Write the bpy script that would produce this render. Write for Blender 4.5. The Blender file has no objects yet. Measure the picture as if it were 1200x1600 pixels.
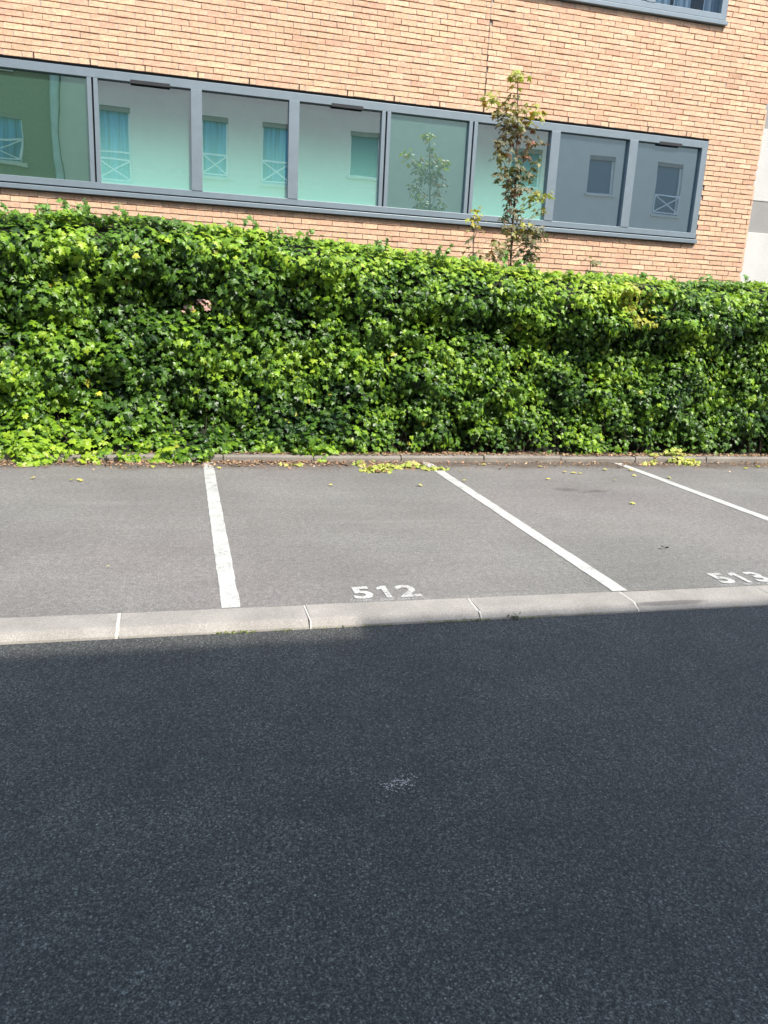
import bpy, math, random
import numpy as np
from mathutils import Vector, Matrix

SC = bpy.context.scene
COL = SC.collection
random.seed(7)
RNG = np.random.default_rng(7)

# ------------------------------------------------------------------ camera, light, exposure
def make_camera():
    f, pitch, roll, yaw = 1221.76, 0.2505, 0.0509, 0.2570
    fwd = Vector((math.sin(yaw) * math.cos(pitch), math.cos(yaw) * math.cos(pitch), -math.sin(pitch)))
    r0 = Vector((math.cos(yaw), -math.sin(yaw), 0))
    u0 = r0.cross(fwd)
    right = math.cos(roll) * r0 + math.sin(roll) * u0
    up = -math.sin(roll) * r0 + math.cos(roll) * u0
    cam = bpy.data.cameras.new('camera')
    cam.sensor_fit = 'VERTICAL'
    cam.sensor_height = 24.0
    cam.lens = 24.0 * f / 1600.0
    cam.clip_start, cam.clip_end = 0.05, 1500
    o = bpy.data.objects.new('camera', cam)
    m = Matrix((right, up, -fwd)).transposed().to_4x4()
    m.translation = (0, 0, 1.64)
    o.matrix_world = m
    COL.objects.link(o)
    SC.camera = o
make_camera()

SUN_AZ, SUN_EL = math.radians(152), math.radians(50)      # azimuth measured from +Y towards +X
world = bpy.data.worlds.new('World')
SC.world = world
world.use_nodes = True
wn = world.node_tree
bg = wn.nodes['Background']
sky = wn.nodes.new('ShaderNodeTexSky')
sky.sky_type = 'NISHITA'
sky.sun_disc = False
sky.sun_elevation = SUN_EL
sky.sun_rotation = SUN_AZ
sky.air_density, sky.dust_density, sky.ozone_density = 1.0, 1.2, 1.0
wn.links.new(sky.outputs[0], bg.inputs[0])
bg.inputs[1].default_value = 0.15
sun = bpy.data.lights.new('sun', 'SUN')
sun.energy = 2.55
sun.angle = math.radians(0.5)
sun.color = (1.0, 0.95, 0.87)
so = bpy.data.objects.new('sun', sun)
SUND = Vector((math.sin(SUN_AZ) * math.cos(SUN_EL), math.cos(SUN_AZ) * math.cos(SUN_EL), math.sin(SUN_EL)))
so.rotation_euler = SUND.to_track_quat('Z', 'Y').to_euler()
so.location = (10, -20, 30)
COL.objects.link(so)
vs = SC.view_settings
vs.view_transform = 'Standard'
vs.look = 'None'
vs.exposure = 1.35
vs.gamma = 1.0
vs.use_curve_mapping = False

# ------------------------------------------------------------------ object helpers
def tag(o, label=None, cat=None, group=None, kind=None):
    if label: o['label'] = label
    if cat: o['category'] = cat
    if group: o['group'] = group
    if kind: o['kind'] = kind
    return o

def empty(name, loc=(0, 0, 0)):
    o = bpy.data.objects.new(name, None)
    o.location = loc
    o.empty_display_size = 0.2
    COL.objects.link(o)
    return o

def link(name, me, mat=None, parent=None):
    o = bpy.data.objects.new(name, me)
    if mat is not None and len(me.materials) == 0:
        me.materials.append(mat)
    COL.objects.link(o)
    if parent is not None:
        o.parent = parent
        loc = Vector((0, 0, 0))
        p = parent
        while p is not None:
            loc += p.location
            p = p.parent
        o.location = -loc                 # meshes are written in world coordinates
    return o

def np_mesh(name, V, F, C=None, smooth=False):
    """V (n,3); F (m,k) constant polygon size; C (n,3) per point colour"""
    me = bpy.data.meshes.new(name)
    V = np.asarray(V, np.float32); F = np.asarray(F, np.int32)
    k = F.shape[1]
    me.vertices.add(len(V)); me.vertices.foreach_set('co', V.ravel())
    me.loops.add(F.size); me.loops.foreach_set('vertex_index', F.ravel())
    me.polygons.add(len(F))
    me.polygons.foreach_set('loop_start', np.arange(0, F.size, k, dtype=np.int32))
    me.polygons.foreach_set('loop_total', np.full(len(F), k, np.int32))
    me.polygons.foreach_set('use_smooth', np.full(len(F), smooth, dtype=bool))
    me.update(calc_edges=True)
    if C is not None:
        a = me.color_attributes.new('tone', 'FLOAT_COLOR', 'POINT')
        C4 = np.ones((len(V), 4), np.float32); C4[:, :3] = C
        a.data.foreach_set('color', C4.ravel())
    return me

BOXF = [(0, 3, 2, 1), (4, 5, 6, 7), (0, 1, 5, 4), (1, 2, 6, 5), (2, 3, 7, 6), (3, 0, 4, 7)]
class MB:
    def __init__(s): s.v = []; s.f = []
    def box(s, x0, x1, y0, y1, z0, z1):
        n = len(s.v)
        s.v += [(x0, y0, z0), (x1, y0, z0), (x1, y1, z0), (x0, y1, z0), (x0, y0, z1), (x1, y0, z1), (x1, y1, z1), (x0, y1, z1)]
        s.f += [tuple(n + i for i in q) for q in BOXF]
        return s
    def poly(s, pts):
        n = len(s.v); s.v += list(pts); s.f.append(tuple(range(n, n + len(pts)))); return s
    def bar(s, a, b, w, d):
        """square bar from a to b lying in an XZ plane, width w, depth d in Y"""
        a = Vector(a); b = Vector(b); t = (b - a).normalized(); n = Vector((-t.z, 0, t.x)) * (w / 2)
        k = len(s.v)
        for p in (a, b):
            for sg in (-1, 1):
                for y in (-d / 2, d / 2):
                    q = p + n * sg; s.v.append((q.x, q.y + y, q.z))
        s.f += [tuple(k + i for i in q) for q in [(0, 1, 3, 2), (4, 6, 7, 5), (0, 4, 5, 1), (2, 3, 7, 6), (0, 2, 6, 4), (1, 5, 7, 3)]]
        return s
    def tube(s, pts, radii, n=7):
        k = len(s.v); rings = len(pts)
        for i, (p, r) in enumerate(zip(pts, radii)):
            p = Vector(p)
            t = (Vector(pts[min(i + 1, rings - 1)]) - Vector(pts[max(i - 1, 0)])).normalized()
            a = t.cross(Vector((0.3, 1, 0.1))).normalized(); b = t.cross(a)
            for j in range(n):
                an = 2 * math.pi * j / n
                s.v.append(tuple(p + a * (r * math.cos(an)) + b * (r * math.sin(an))))
        for i in range(rings - 1):
            for j in range(n):
                s.f.append((k + i * n + j, k + i * n + (j + 1) % n, k + (i + 1) * n + (j + 1) % n, k + (i + 1) * n + j))
        return s
    def mesh(s, name, smooth=False, bevel=0):
        me = bpy.data.meshes.new(name)
        me.from_pydata([tuple(v) for v in s.v], [], s.f)
        me.polygons.foreach_set('use_smooth', np.full(len(me.polygons), smooth, dtype=bool))
        me.update()
        return me
    def build(s, name, mat, parent=None, smooth=False, bevel=0):
        o = link(name, s.mesh(name, smooth), mat, parent)
        if bevel:
            b = o.modifiers.new('bevel', 'BEVEL'); b.width = bevel; b.segments = 2; b.limit_method = 'ANGLE'
        return o

def vnoise(x, y, seed=0, octaves=3):
    """smooth value noise on arrays, range about 0..1"""
    x = np.asarray(x, float); y = np.asarray(y, float)
    out = np.zeros(np.broadcast(x, y).shape); amp = 1; tot = 0
    for o in range(octaves):
        tab = np.random.default_rng(seed * 17 + o).random((64, 64))
        xi = np.floor(x).astype(int); yi = np.floor(y).astype(int)
        fx = x - xi; fy = y - yi
        fx = fx * fx * (3 - 2 * fx); fy = fy * fy * (3 - 2 * fy)
        g = lambda a, b: tab[a % 64, b % 64]
        out += amp * ((g(xi, yi) * (1 - fx) + g(xi + 1, yi) * fx) * (1 - fy) + (g(xi, yi + 1) * (1 - fx) + g(xi + 1, yi + 1) * fx) * fy)
        tot += amp; amp *= 0.5; x = x * 2.03; y = y * 2.03
    return out / tot

# ------------------------------------------------------------------ material helpers
class NT:
    def __init__(s, name):
        s.m = bpy.data.materials.new(name); s.m.use_nodes = True
        s.t = s.m.node_tree; s.n = s.t.nodes; s.l = s.t.links
        s.b = s.n['Principled BSDF']; s.out = s.n['Material Output']
        s.geo = s.n.new('ShaderNodeNewGeometry')
    def put(s, sock, v):
        if isinstance(v, bpy.types.NodeSocket): s.l.new(v, sock)
        elif v is not None:
            if isinstance(v, (tuple, list)) and len(v) == 3 and sock.type == 'RGBA': v = (*v, 1)
            sock.default_value = v
    def noise(s, scale, detail=3, rough=0.5, vec=None, out='Fac'):
        n = s.n.new('ShaderNodeTexNoise'); n.inputs['Scale'].default_value = scale
        n.inputs['Detail'].default_value = detail; n.inputs['Roughness'].default_value = rough
        s.l.new(vec or s.geo.outputs['Position'], n.inputs['Vector']); return n.outputs[out]
    def voro(s, scale, vec=None, out='Distance', feature='F1'):
        n = s.n.new('ShaderNodeTexVoronoi'); n.feature = feature; n.inputs['Scale'].default_value = scale
        s.l.new(vec or s.geo.outputs['Position'], n.inputs['Vector']); return n.outputs[out]
    def map(s, scale, loc=(0, 0, 0), rot=(0, 0, 0)):
        n = s.n.new('ShaderNodeMapping'); n.inputs['Scale'].default_value = scale; n.inputs['Location'].default_value = loc
        n.inputs['Rotation'].default_value = rot
        s.l.new(s.geo.outputs['Position'], n.inputs['Vector']); return n.outputs[0]
    def ramp(s, v, stops):
        n = s.n.new('ShaderNodeValToRGB'); e = n.color_ramp.elements
        while len(e) < len(stops): e.new(0.5)
        for i, (p, c) in enumerate(stops):
            e[i].position = p; c = (c, c, c) if not isinstance(c, (tuple, list)) else c; e[i].color = (*c, 1)
        s.l.new(v, n.inputs[0]); return n.outputs[0]
    def mix(s, f, a, b, mode='MIX'):
        n = s.n.new('ShaderNodeMix'); n.data_type = 'RGBA'; n.blend_type = mode
        s.put(n.inputs[0], f); s.put(n.inputs[6], a); s.put(n.inputs[7], b); return n.outputs[2]
    def math(s, op, a, b=0.0, clamp=False):
        n = s.n.new('ShaderNodeMath'); n.operation = op; n.use_clamp = clamp
        s.put(n.inputs[0], a); s.put(n.inputs[1], b); return n.outputs[0]
    def sep(s):
        n = s.n.new('ShaderNodeSeparateXYZ'); s.l.new(s.geo.outputs['Position'], n.inputs[0]); return n.outputs
    def blob(s, x, y, rx, ry):
        """soft elliptical mask on the ground, for stains"""
        X, Y, Z = s.sep()
        a = s.math('POWER', s.math('DIVIDE', s.math('SUBTRACT', X, x), rx), 2)
        b = s.math('POWER', s.math('DIVIDE', s.math('SUBTRACT', Y, y), ry), 2)
        return s.math('SUBTRACT', 1.0, s.math('ADD', a, b), clamp=True)
    def bump(s, h, strength=0.5, dist=0.01, normal=None):
        n = s.n.new('ShaderNodeBump'); n.inputs['Strength'].default_value = strength; n.inputs['Distance'].default_value = dist
        s.l.new(h, n.inputs['Height'])
        if normal is not None: s.l.new(normal, n.inputs['Normal'])
        return n.outputs[0]
    def done(s, color=None, rough=None, normal=None, spec=None, metal=None):
        s.put(s.b.inputs['Base Color'], color); s.put(s.b.inputs['Roughness'], rough)
        if normal is not None: s.l.new(normal, s.b.inputs['Normal'])
        if spec is not None: s.put(s.b.inputs['Specular IOR Level'], spec)
        if metal is not None: s.put(s.b.inputs['Metallic'], metal)
        return s.m

def mat_road():
    m = NT('fresh_asphalt')
    v1 = m.voro(115); v2 = m.voro(290)
    cell = m.voro(115, out='Color')
    big = m.noise(0.8, 4, 0.6); mid = m.noise(4, 6, 0.7)
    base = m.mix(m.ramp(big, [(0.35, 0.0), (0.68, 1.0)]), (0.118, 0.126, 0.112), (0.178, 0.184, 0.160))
    base = m.mix(m.ramp(mid, [(0.3, 0.0), (0.75, 1.0)]), m.mix(0.7, base, (0.3, 0.3, 0.34), 'MULTIPLY'), base)
    fine = m.noise(150, 5, 0.75); coarse = m.noise(75, 5, 0.8)
    tone = m.ramp(m.math('ADD', m.math('MULTIPLY', fine, 0.5), m.math('MULTIPLY', coarse, 0.5)), [(0.40, 0.05), (0.465, 0.45), (0.51, 1.0), (0.56, 2.0), (0.62, 3.6)])
    col = m.mix(1.0, base, tone, 'MULTIPLY')
    col = m.mix(1.0, col, m.ramp(cell, [(0.0, 0.30), (0.35, 0.75), (0.65, 1.1), (0.88, 1.7), (0.97, 2.6), (1.0, 4.0)]), 'MULTIPLY')
    voids = m.ramp(v1, [(0.30, 1.0), (0.55, 0.35)])
    col = m.mix(0.7, col, voids, 'MULTIPLY')
    h = m.math('ADD', m.math('MULTIPLY', m.ramp(v1, [(0.0, 1.0), (0.7, 0.0)]), 1.0), m.math('MULTIPLY', m.ramp(v2, [(0, 1), (0.8, 0)]), 0.45))
    h = m.math('ADD', h, m.math('MULTIPLY', fine, 2.2))
    rough = m.ramp(cell, [(0.0, 0.7), (0.8, 0.5), (1.0, 0.35)])
    return m.done(col, rough, m.bump(h, 1.0, 0.008), spec=0.75)

def mat_parking():
    m = NT('worn_asphalt')
    cell = m.voro(210, out='Color'); v = m.voro(210)
    big = m.noise(0.8, 3, 0.55); tint = m.noise(0.35, 2)
    streak = m.noise(1.0, 4, 0.6, vec=m.map((0.7, 4.5, 1), rot=(0, 0, 0.1)))
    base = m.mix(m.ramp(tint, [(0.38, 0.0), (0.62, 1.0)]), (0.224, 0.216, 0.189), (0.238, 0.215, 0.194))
    base = m.mix(1.0, base, m.ramp(big, [(0.3, 0.86), (0.7, 1.10)]), 'MULTIPLY')
    base = m.mix(1.0, base, m.ramp(streak, [(0.3, 0.95), (0.7, 1.04)]), 'MULTIPLY')
    base = m.mix(1.0, base, m.ramp(cell, [(0.0, 0.5), (0.6, 1.0), (0.93, 1.35), (1.0, 2.2)]), 'MULTIPLY')
    base = m.mix(1.0, base, m.ramp(m.noise(24, 5, 0.75), [(0.3, 0.76), (0.7, 1.18)]), 'MULTIPLY')
    # dirt washed against the back kerb
    X, Y, Z = m.sep()
    edge = m.math('MULTIPLY', m.math('ADD', m.math('SUBTRACT', Y, 7.98), m.math('MULTIPLY', m.math('SUBTRACT', m.noise(2.3, 4, 0.6), 0.5), 0.7)), 5.0, clamp=True)
    base = m.mix(m.math('MULTIPLY', edge, 0.8), base, (0.120, 0.092, 0.068))
    wob = m.math('MULTIPLY', m.noise(9, 3), 1.5)
    for x, y, rx, ry in ((3.72, 6.98, 0.17, 0.10), (4.02, 6.90, 0.12, 0.07), (3.86, 6.86, 0.10, 0.04)):
        k = m.math('MULTIPLY', m.math('MULTIPLY', m.blob(x, y, rx, ry), wob), 0.8, clamp=True)
        base = m.mix(k, base, (0.075, 0.062, 0.052))
    # pale scuffs
    for x, y, rx, ry in ((-0.6, 6.6, 0.5, 0.10), (1.6, 5.9, 0.9, 0.06)):
        k = m.math('MULTIPLY', m.math('MULTIPLY', m.blob(x, y, rx, ry), wob), 0.25, clamp=True)
        base = m.mix(k, base, (0.30, 0.29, 0.26))
    h = m.math('ADD', m.ramp(v, [(0.0, 1.0), (0.7, 0.0)]), m.noise(90, 3, 0.6))
    return m.done(base, 0.85, m.bump(h, 0.7, 0.003), spec=0.3)

def mat_concrete(name, c, stain=(0.14, 0.13, 0.11), kerb=False, sc=1.0, amount=1.0):
    m = NT(name)
    col = m.mix(m.ramp(m.noise(3.5 * sc, 5, 0.65), [(0.35, 0.0), (0.7, 1.0)]), tuple(x * (1 - 0.18 * amount) for x in c), tuple(min(1, x * (1 + 0.12 * amount)) for x in c))
    col = m.mix(1.0, col, m.ramp(m.voro(260, out='Color'), [(0, 0.75), (0.6, 1.0), (1.0, 1.3)]), 'MULTIPLY')
    col = m.mix(m.ramp(m.noise(14 * sc, 5, 0.7), [(0.56, 0.0), (0.75, 0.6 * amount)]), col, stain)
    if kerb:
        k = m.math('MULTIPLY', m.math('MULTIPLY', m.blob(2.88, 3.945, 0.30, 0.022), m.noise(20, 4, 0.7)), 3.0, clamp=True)
        col = m.mix(m.math('MULTIPLY', k, 0.75), col, (0.12, 0.11, 0.10))
    h = m.math('ADD', m.noise(60, 4, 0.7), m.math('MULTIPLY', m.noise(260, 2), 0.7))
    return m.done(col, 0.85, m.bump(h, 0.5, 0.004), spec=0.3)

def mat_paint(name='road_paint', lo=0.365, hi=0.45):
    m = NT(name)
    w = m.noise(75, 5, 0.8); w2 = m.noise(6, 3, 0.6)
    col = m.mix(m.ramp(w2, [(0.3, 0.0), (0.75, 1.0)]), (0.47, 0.46, 0.41), (0.55, 0.54, 0.485))
    col = m.mix(m.ramp(m.noise(150, 3, 0.7), [(0.52, 0.0), (0.70, 0.6)]), col, (0.30, 0.29, 0.26))
    tr = m.n.new('ShaderNodeBsdfTransparent'); mx = m.n.new('ShaderNodeMixShader')
    f = m.ramp(m.math('ADD', m.math('MULTIPLY', w, 0.75), m.math('MULTIPLY', w2, 0.25)), [(lo, 0.0), (hi, 1.0)])
    m.l.new(f, mx.inputs[0]); m.l.new(tr.outputs[0], mx.inputs[1]); m.l.new(m.b.outputs[0], mx.inputs[2])
    m.l.new(mx.outputs[0], m.out.inputs[0])
    return m.done(col, 0.7, m.bump(m.voro(210), 0.4, 0.002))

def mat_ghost():
    m = NT('faded_paint')
    tr = m.n.new('ShaderNodeBsdfTransparent'); mx = m.n.new('ShaderNodeMixShader')
    f = m.ramp(m.noise(70, 5, 0.8), [(0.50, 0.0), (0.58, 1.0)])
    m.l.new(f, mx.inputs[0]); m.l.new(tr.outputs[0], mx.inputs[1]); m.l.new(m.b.outputs[0], mx.inputs[2])
    m.l.new(mx.outputs[0], m.out.inputs[0])
    return m.done((0.45, 0.44, 0.41), 0.8)

def mat_tone(name, rough=0.8, grain=60, gs=0.2, bump=0.4, bd=0.003, spec=0.3, trans=0.0, big=0.0):
    """colour comes from the per-piece 'tone' attribute (brick, leaf, flake), plus grain"""
    m = NT(name)
    a = m.n.new('ShaderNodeAttribute'); a.attribute_name = 'tone'
    g = m.noise(grain, 4, 0.7)
    col = m.mix(1.0, a.outputs['Color'], m.ramp(g, [(0.25, 1 - gs), (0.75, 1 + gs)]), 'MULTIPLY')
    if big:
        col = m.mix(1.0, col, m.ramp(m.noise(0.9, 4, 0.6), [(0.3, 1 - big), (0.7, 1 + big)]), 'MULTIPLY')
    nm = m.bump(g, bump, bd)
    m.done(col, rough, nm, spec=spec)
    if trans:
        t = m.n.new('ShaderNodeBsdfTranslucent'); m.l.new(m.mix(1.0, col, (1.5, 1.6, 0.6), 'MULTIPLY'), t.inputs[0])
        mx = m.n.new('ShaderNodeMixShader'); mx.inputs[0].default_value = trans
        m.l.new(m.b.outputs[0], mx.inputs[1]); m.l.new(t.outputs[0], mx.inputs[2]); m.l.new(mx.outputs[0], m.out.inputs[0])
    return m.m

def mat_plain(name, c, rough=0.6, metal=0.0, var=0.1, nscale=4, spec=0.5, bump=0.0):
    m = NT(name)
    g = m.noise(nscale, 4, 0.6)
    col = m.mix(1.0, c, m.ramp(g, [(0.3, 1 - var), (0.7, 1 + var)]), 'MULTIPLY')
    return m.done(col, rough, m.bump(g, bump, 0.003) if bump else None, spec=spec, metal=metal)

def mat_glass(name, tint, refl, body_col=None, z0=0, z1=1, a0=0.0, a1=0.0, wave=0.12):
    """reflective pane; coat = diffuse colour mixed into the pane, its opacity running from a0 at z0 to a1 at z1"""
    m = NT(name)
    g = m.n.new('ShaderNodeBsdfGlossy'); g.inputs['Color'].default_value = (*tint, 1); g.inputs['Roughness'].default_value = 0.012
    t = m.n.new('ShaderNodeBsdfTransparent'); t.inputs['Color'].default_value = (0.86, 0.93, 0.90, 1)
    nm = m.bump(m.noise(1.6, 1), wave, 0.004); m.l.new(nm, g.inputs['Normal'])
    body = t.outputs[0]
    if body_col is not None:
        d = m.n.new('ShaderNodeBsdfDiffuse'); d.inputs[0].default_value = (*body_col, 1)
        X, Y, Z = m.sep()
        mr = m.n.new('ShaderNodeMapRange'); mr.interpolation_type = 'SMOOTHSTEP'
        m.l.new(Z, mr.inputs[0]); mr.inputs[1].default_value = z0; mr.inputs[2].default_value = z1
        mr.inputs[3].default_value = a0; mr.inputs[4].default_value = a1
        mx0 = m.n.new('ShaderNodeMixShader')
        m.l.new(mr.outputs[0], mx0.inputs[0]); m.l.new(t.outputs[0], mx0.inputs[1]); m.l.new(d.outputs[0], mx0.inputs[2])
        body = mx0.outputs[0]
    mx = m.n.new('ShaderNodeMixShader'); mx.inputs[0].default_value = refl
    m.l.new(body, mx.inputs[1]); m.l.new(g.outputs[0], mx.inputs[2]); m.l.new(mx.outputs[0], m.out.inputs[0])
    return m.m

def mat_drape():
    m = NT('blue_drape')
    f = m.noise(1.0, 3, 0.6, vec=m.map((16, 1, 0.5)))  # light and shade of upright folds put into the colour, cloth is flat
    return m.done(m.mix(1.0, (0.085, 0.26, 0.43), m.ramp(f, [(0.35, 0.55), (0.65, 1.5)]), 'MULTIPLY'), 0.8)

M = dict(
    road=mat_road(), parking=mat_parking(), paint=mat_paint(), stencil=mat_paint('worn_stencil_paint', 0.39, 0.49), ghost=mat_ghost(),
    kerb=mat_concrete('kerb_concrete', (0.335, 0.308, 0.265), (0.19, 0.178, 0.152), kerb=True),
    backkerb=mat_concrete('old_kerb_concrete', (0.25, 0.225, 0.19), (0.10, 0.085, 0.065)),
    joint=mat_plain('mortar_joint', (0.50, 0.47, 0.41), 0.9, var=0.25, nscale=60, bump=0.4),
    soil=mat_plain('soil', (0.075, 0.052, 0.036), 0.95, var=0.5, nscale=30, bump=1.0),
    dirtground=mat_plain('dusty_ground', (0.16, 0.14, 0.11), 0.95, var=0.2, nscale=2, bump=0.4),
    brick=mat_tone('clay_brick', 0.85, 42, 0.30, 0.8, 0.005, big=0.05),
    mortar=mat_plain('mortar', (0.37, 0.315, 0.265), 0.95, var=0.15, nscale=40, bump=0.5),
    palejoint=mat_plain('pale_mortar', (0.44, 0.395, 0.35), 0.95, var=0.2, nscale=30, bump=0.4),
    darkgap=mat_plain('dark_gap', (0.025, 0.025, 0.027), 0.8),
    frame=mat_plain('powder_coated_aluminium', (0.188, 0.230, 0.252), 0.45, 0.2, 0.06, 8),
    mint=mat_glass('mint_fade_glass', (0.96, 0.97, 0.94), 0.50, (0.24, 0.62, 0.47), 3.05, 4.25, 0.95, 0.08),  # mint is densest at the foot and thins out upwards
    dgreen=mat_glass('green_tinted_glass', (0.72, 0.95, 0.82), 0.45, (0.045, 0.105, 0.07), 0, 1, 1.0, 1.0, 0.6),
    teal=mat_glass('teal_tinted_glass', (0.80, 1.0, 0.93), 0.45, (0.085, 0.165, 0.14), 0, 1, 1.0, 1.0),
    greyblind=mat_glass('grey_tinted_glass', (0.80, 0.95, 1.0), 0.44, (0.060, 0.085, 0.095), 0, 1, 1.0, 1.0),
    clear=mat_glass('clear_glass', (0.80, 0.92, 1.0), 0.35),
    curtaincloth=mat_plain('blue_grey_curtain', (0.22, 0.30, 0.42), 0.9),
    interior=mat_plain('dim_interior', (0.05, 0.055, 0.055), 0.9),
    concrete=mat_concrete('pale_concrete_wall', (0.53, 0.53, 0.49), (0.40, 0.40, 0.37), sc=0.5, amount=0.5),
    concdark=mat_concrete('grey_concrete_band', (0.30, 0.295, 0.275), (0.22, 0.22, 0.20), sc=0.5, amount=0.5),
    render=mat_plain('cream_render', (0.66, 0.60, 0.51), 0.9, var=0.04, nscale=3, bump=0.3),
    olive=mat_plain('olive_brick_face', (0.24, 0.22, 0.13), 0.9, var=0.2, nscale=30, bump=0.5),
    whitemetal=mat_plain('white_painted_steel', (0.80, 0.80, 0.78), 0.5),
    pvc=mat_plain('pale_downpipe_plastic', (0.50, 0.55, 0.52), 0.5),
    windowdark=mat_plain('dark_blue_window_glass', (0.020, 0.065, 0.115), 0.25, var=0.05, spec=0.5),
    drape=mat_drape(),
    shutterbox=mat_plain('taupe_shutter_box', (0.22, 0.19, 0.15), 0.7),
    roofgrey=mat_plain('roof_metal', (0.2, 0.2, 0.2), 0.6),
    ivy=mat_tone('ivy_leaf', 0.38, 25, 0.15, 0.25, 0.004, spec=0.38, trans=0.22),
    stem=mat_plain('ivy_stem', (0.055, 0.040, 0.026), 0.9, var=0.3, nscale=30, bump=0.6),
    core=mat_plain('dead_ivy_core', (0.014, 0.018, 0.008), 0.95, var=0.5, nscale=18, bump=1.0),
    maple=mat_tone('maple_leaf', 0.5, 30, 0.15, 0.2, 0.003, spec=0.4, trans=0.25),
    bark=mat_plain('young_bark', (0.13, 0.095, 0.07), 0.85, var=0.3, nscale=60, bump=0.5),
    litter=mat_tone('dry_litter', 0.9, 80, 0.2, 0.3, 0.002),
    yleaf=mat_tone('yellow_leaf', 0.6, 60, 0.2, 0.3, 0.003, spec=0.3, trans=0.15),
    moss=mat_tone('kerb_moss', 0.9, 80, 0.3, 0.5, 0.003),
)

# ------------------------------------------------------------------ ground
RZ = -0.040
tag(MB().poly([(-300, -300, -0.30), (300, -300, -0.30), (300, 300, -0.30), (-300, 300, -0.30)]).build('ground', M['dirtground']), kind='structure')
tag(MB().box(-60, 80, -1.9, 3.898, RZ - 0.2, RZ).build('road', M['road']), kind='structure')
tag(MB().box(-60, 80, -3.3, -1.9, RZ - 0.2, 0.08).build('pavement', M['backkerb'], bevel=0.01), kind='structure')
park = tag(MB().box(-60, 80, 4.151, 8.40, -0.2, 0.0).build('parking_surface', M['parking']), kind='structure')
tag(MB().box(-60, 80, 8.515, 9.75, -0.2, 0.045).build('planting_strip', M['soil']), kind='structure')
tag(MB().box(-60, 80, 9.75, 11.83, -0.2, 0.03).build('back_path', M['dirtground']), kind='structure')

# slightly ragged painted stall lines
def line_mesh(xc, w, y0, y1):
    n = 60; V = []; F = []
    for i in range(n + 1):
        y = y0 + (y1 - y0) * i / n
        e = 0.007 * (vnoise(y * 14, xc, 3) - 0.5) * 2; g = 0.007 * (vnoise(y * 9, xc + 9, 4) - 0.5) * 2
        V += [(xc - w / 2 + e, y, 0.004), (xc + w / 2 + g, y, 0.004)]
    for i in range(n):
        F.append((2 * i, 2 * i + 1, 2 * i + 3, 2 * i + 2))
    return np_mesh('stall_line', [tuple(float(c) for c in v) for v in V], F)
for k in range(-2, 5):
    link('stall_line', line_mesh(0.239 + 2.424 * k, 0.105, 4.15, 8.36), M['paint'], park)

def digit_mesh(ch, size, bold):
    cu = bpy.data.curves.new('digit', 'FONT'); cu.body = ch; cu.size = size; cu.offset = bold; cu.resolution_u = 4
    o = bpy.data.objects.new('digit', cu); COL.objects.link(o)
    bpy.context.view_layer.update()
    me = bpy.data.meshes.new_from_object(o.evaluated_get(bpy.context.evaluated_depsgraph_get()))
    COL.objects.unlink(o); bpy.data.objects.remove(o); bpy.data.curves.remove(cu)
    return me
DG = {c: digit_mesh(c, 0.27, 0.0085) for c in '523'}
me = bpy.data.meshes.new('digit')
me.from_pydata([(x * 0.06, y * 0.2, 0) for x, y in [(0.1, 0), (0.75, 0), (0.75, 1.0), (0.3, 1.0), (-0.45, 0.86), (-0.45, 0.68), (0.1, 0.74)]], [], [(0, 1, 2, 3, 6), (3, 4, 5, 6)])
DG['1'] = me
for num, x0 in (('512', 0.955), ('513', 3.455)):
    g = empty('stall_number', (x0, 4.2, 0)); g.parent = park
    g['label'] = 'white stencilled stall number ' + num
    for i, ch in enumerate(num):
        me = DG[ch].copy()
        xs = [v.co.x for v in me.vertices]; ys = [v.co.y for v in me.vertices]
        cx = (min(xs) + max(xs)) / 2; sy = 0.205 / (max(ys) - min(ys)); sx = 1.0 if ch != '1' else 0.9
        for v in me.vertices:
            v.co = ((v.co.x - cx) * sx + 0.065 + 0.142 * i + (-0.008 if ch == '1' else 0), (v.co.y - min(ys)) * sy, 0.0045)
        me.materials.clear(); me.materials.append(M['stencil'])
        d = bpy.data.objects.new('digit', me); COL.objects.link(d); d.parent = g
    # remains of an older number under the fresh one
    MB().box(x0 - 0.03, x0 + 0.10, 4.165, 4.198, 0.001, 0.0022).box(x0 + 0.145, x0 + 0.235, 4.165, 4.195, 0.001, 0.0022).box(x0 + 0.25, x0 + 0.43, 4.165, 4.197, 0.001, 0.0022).build('faded_digits', M['ghost'], park)

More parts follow.
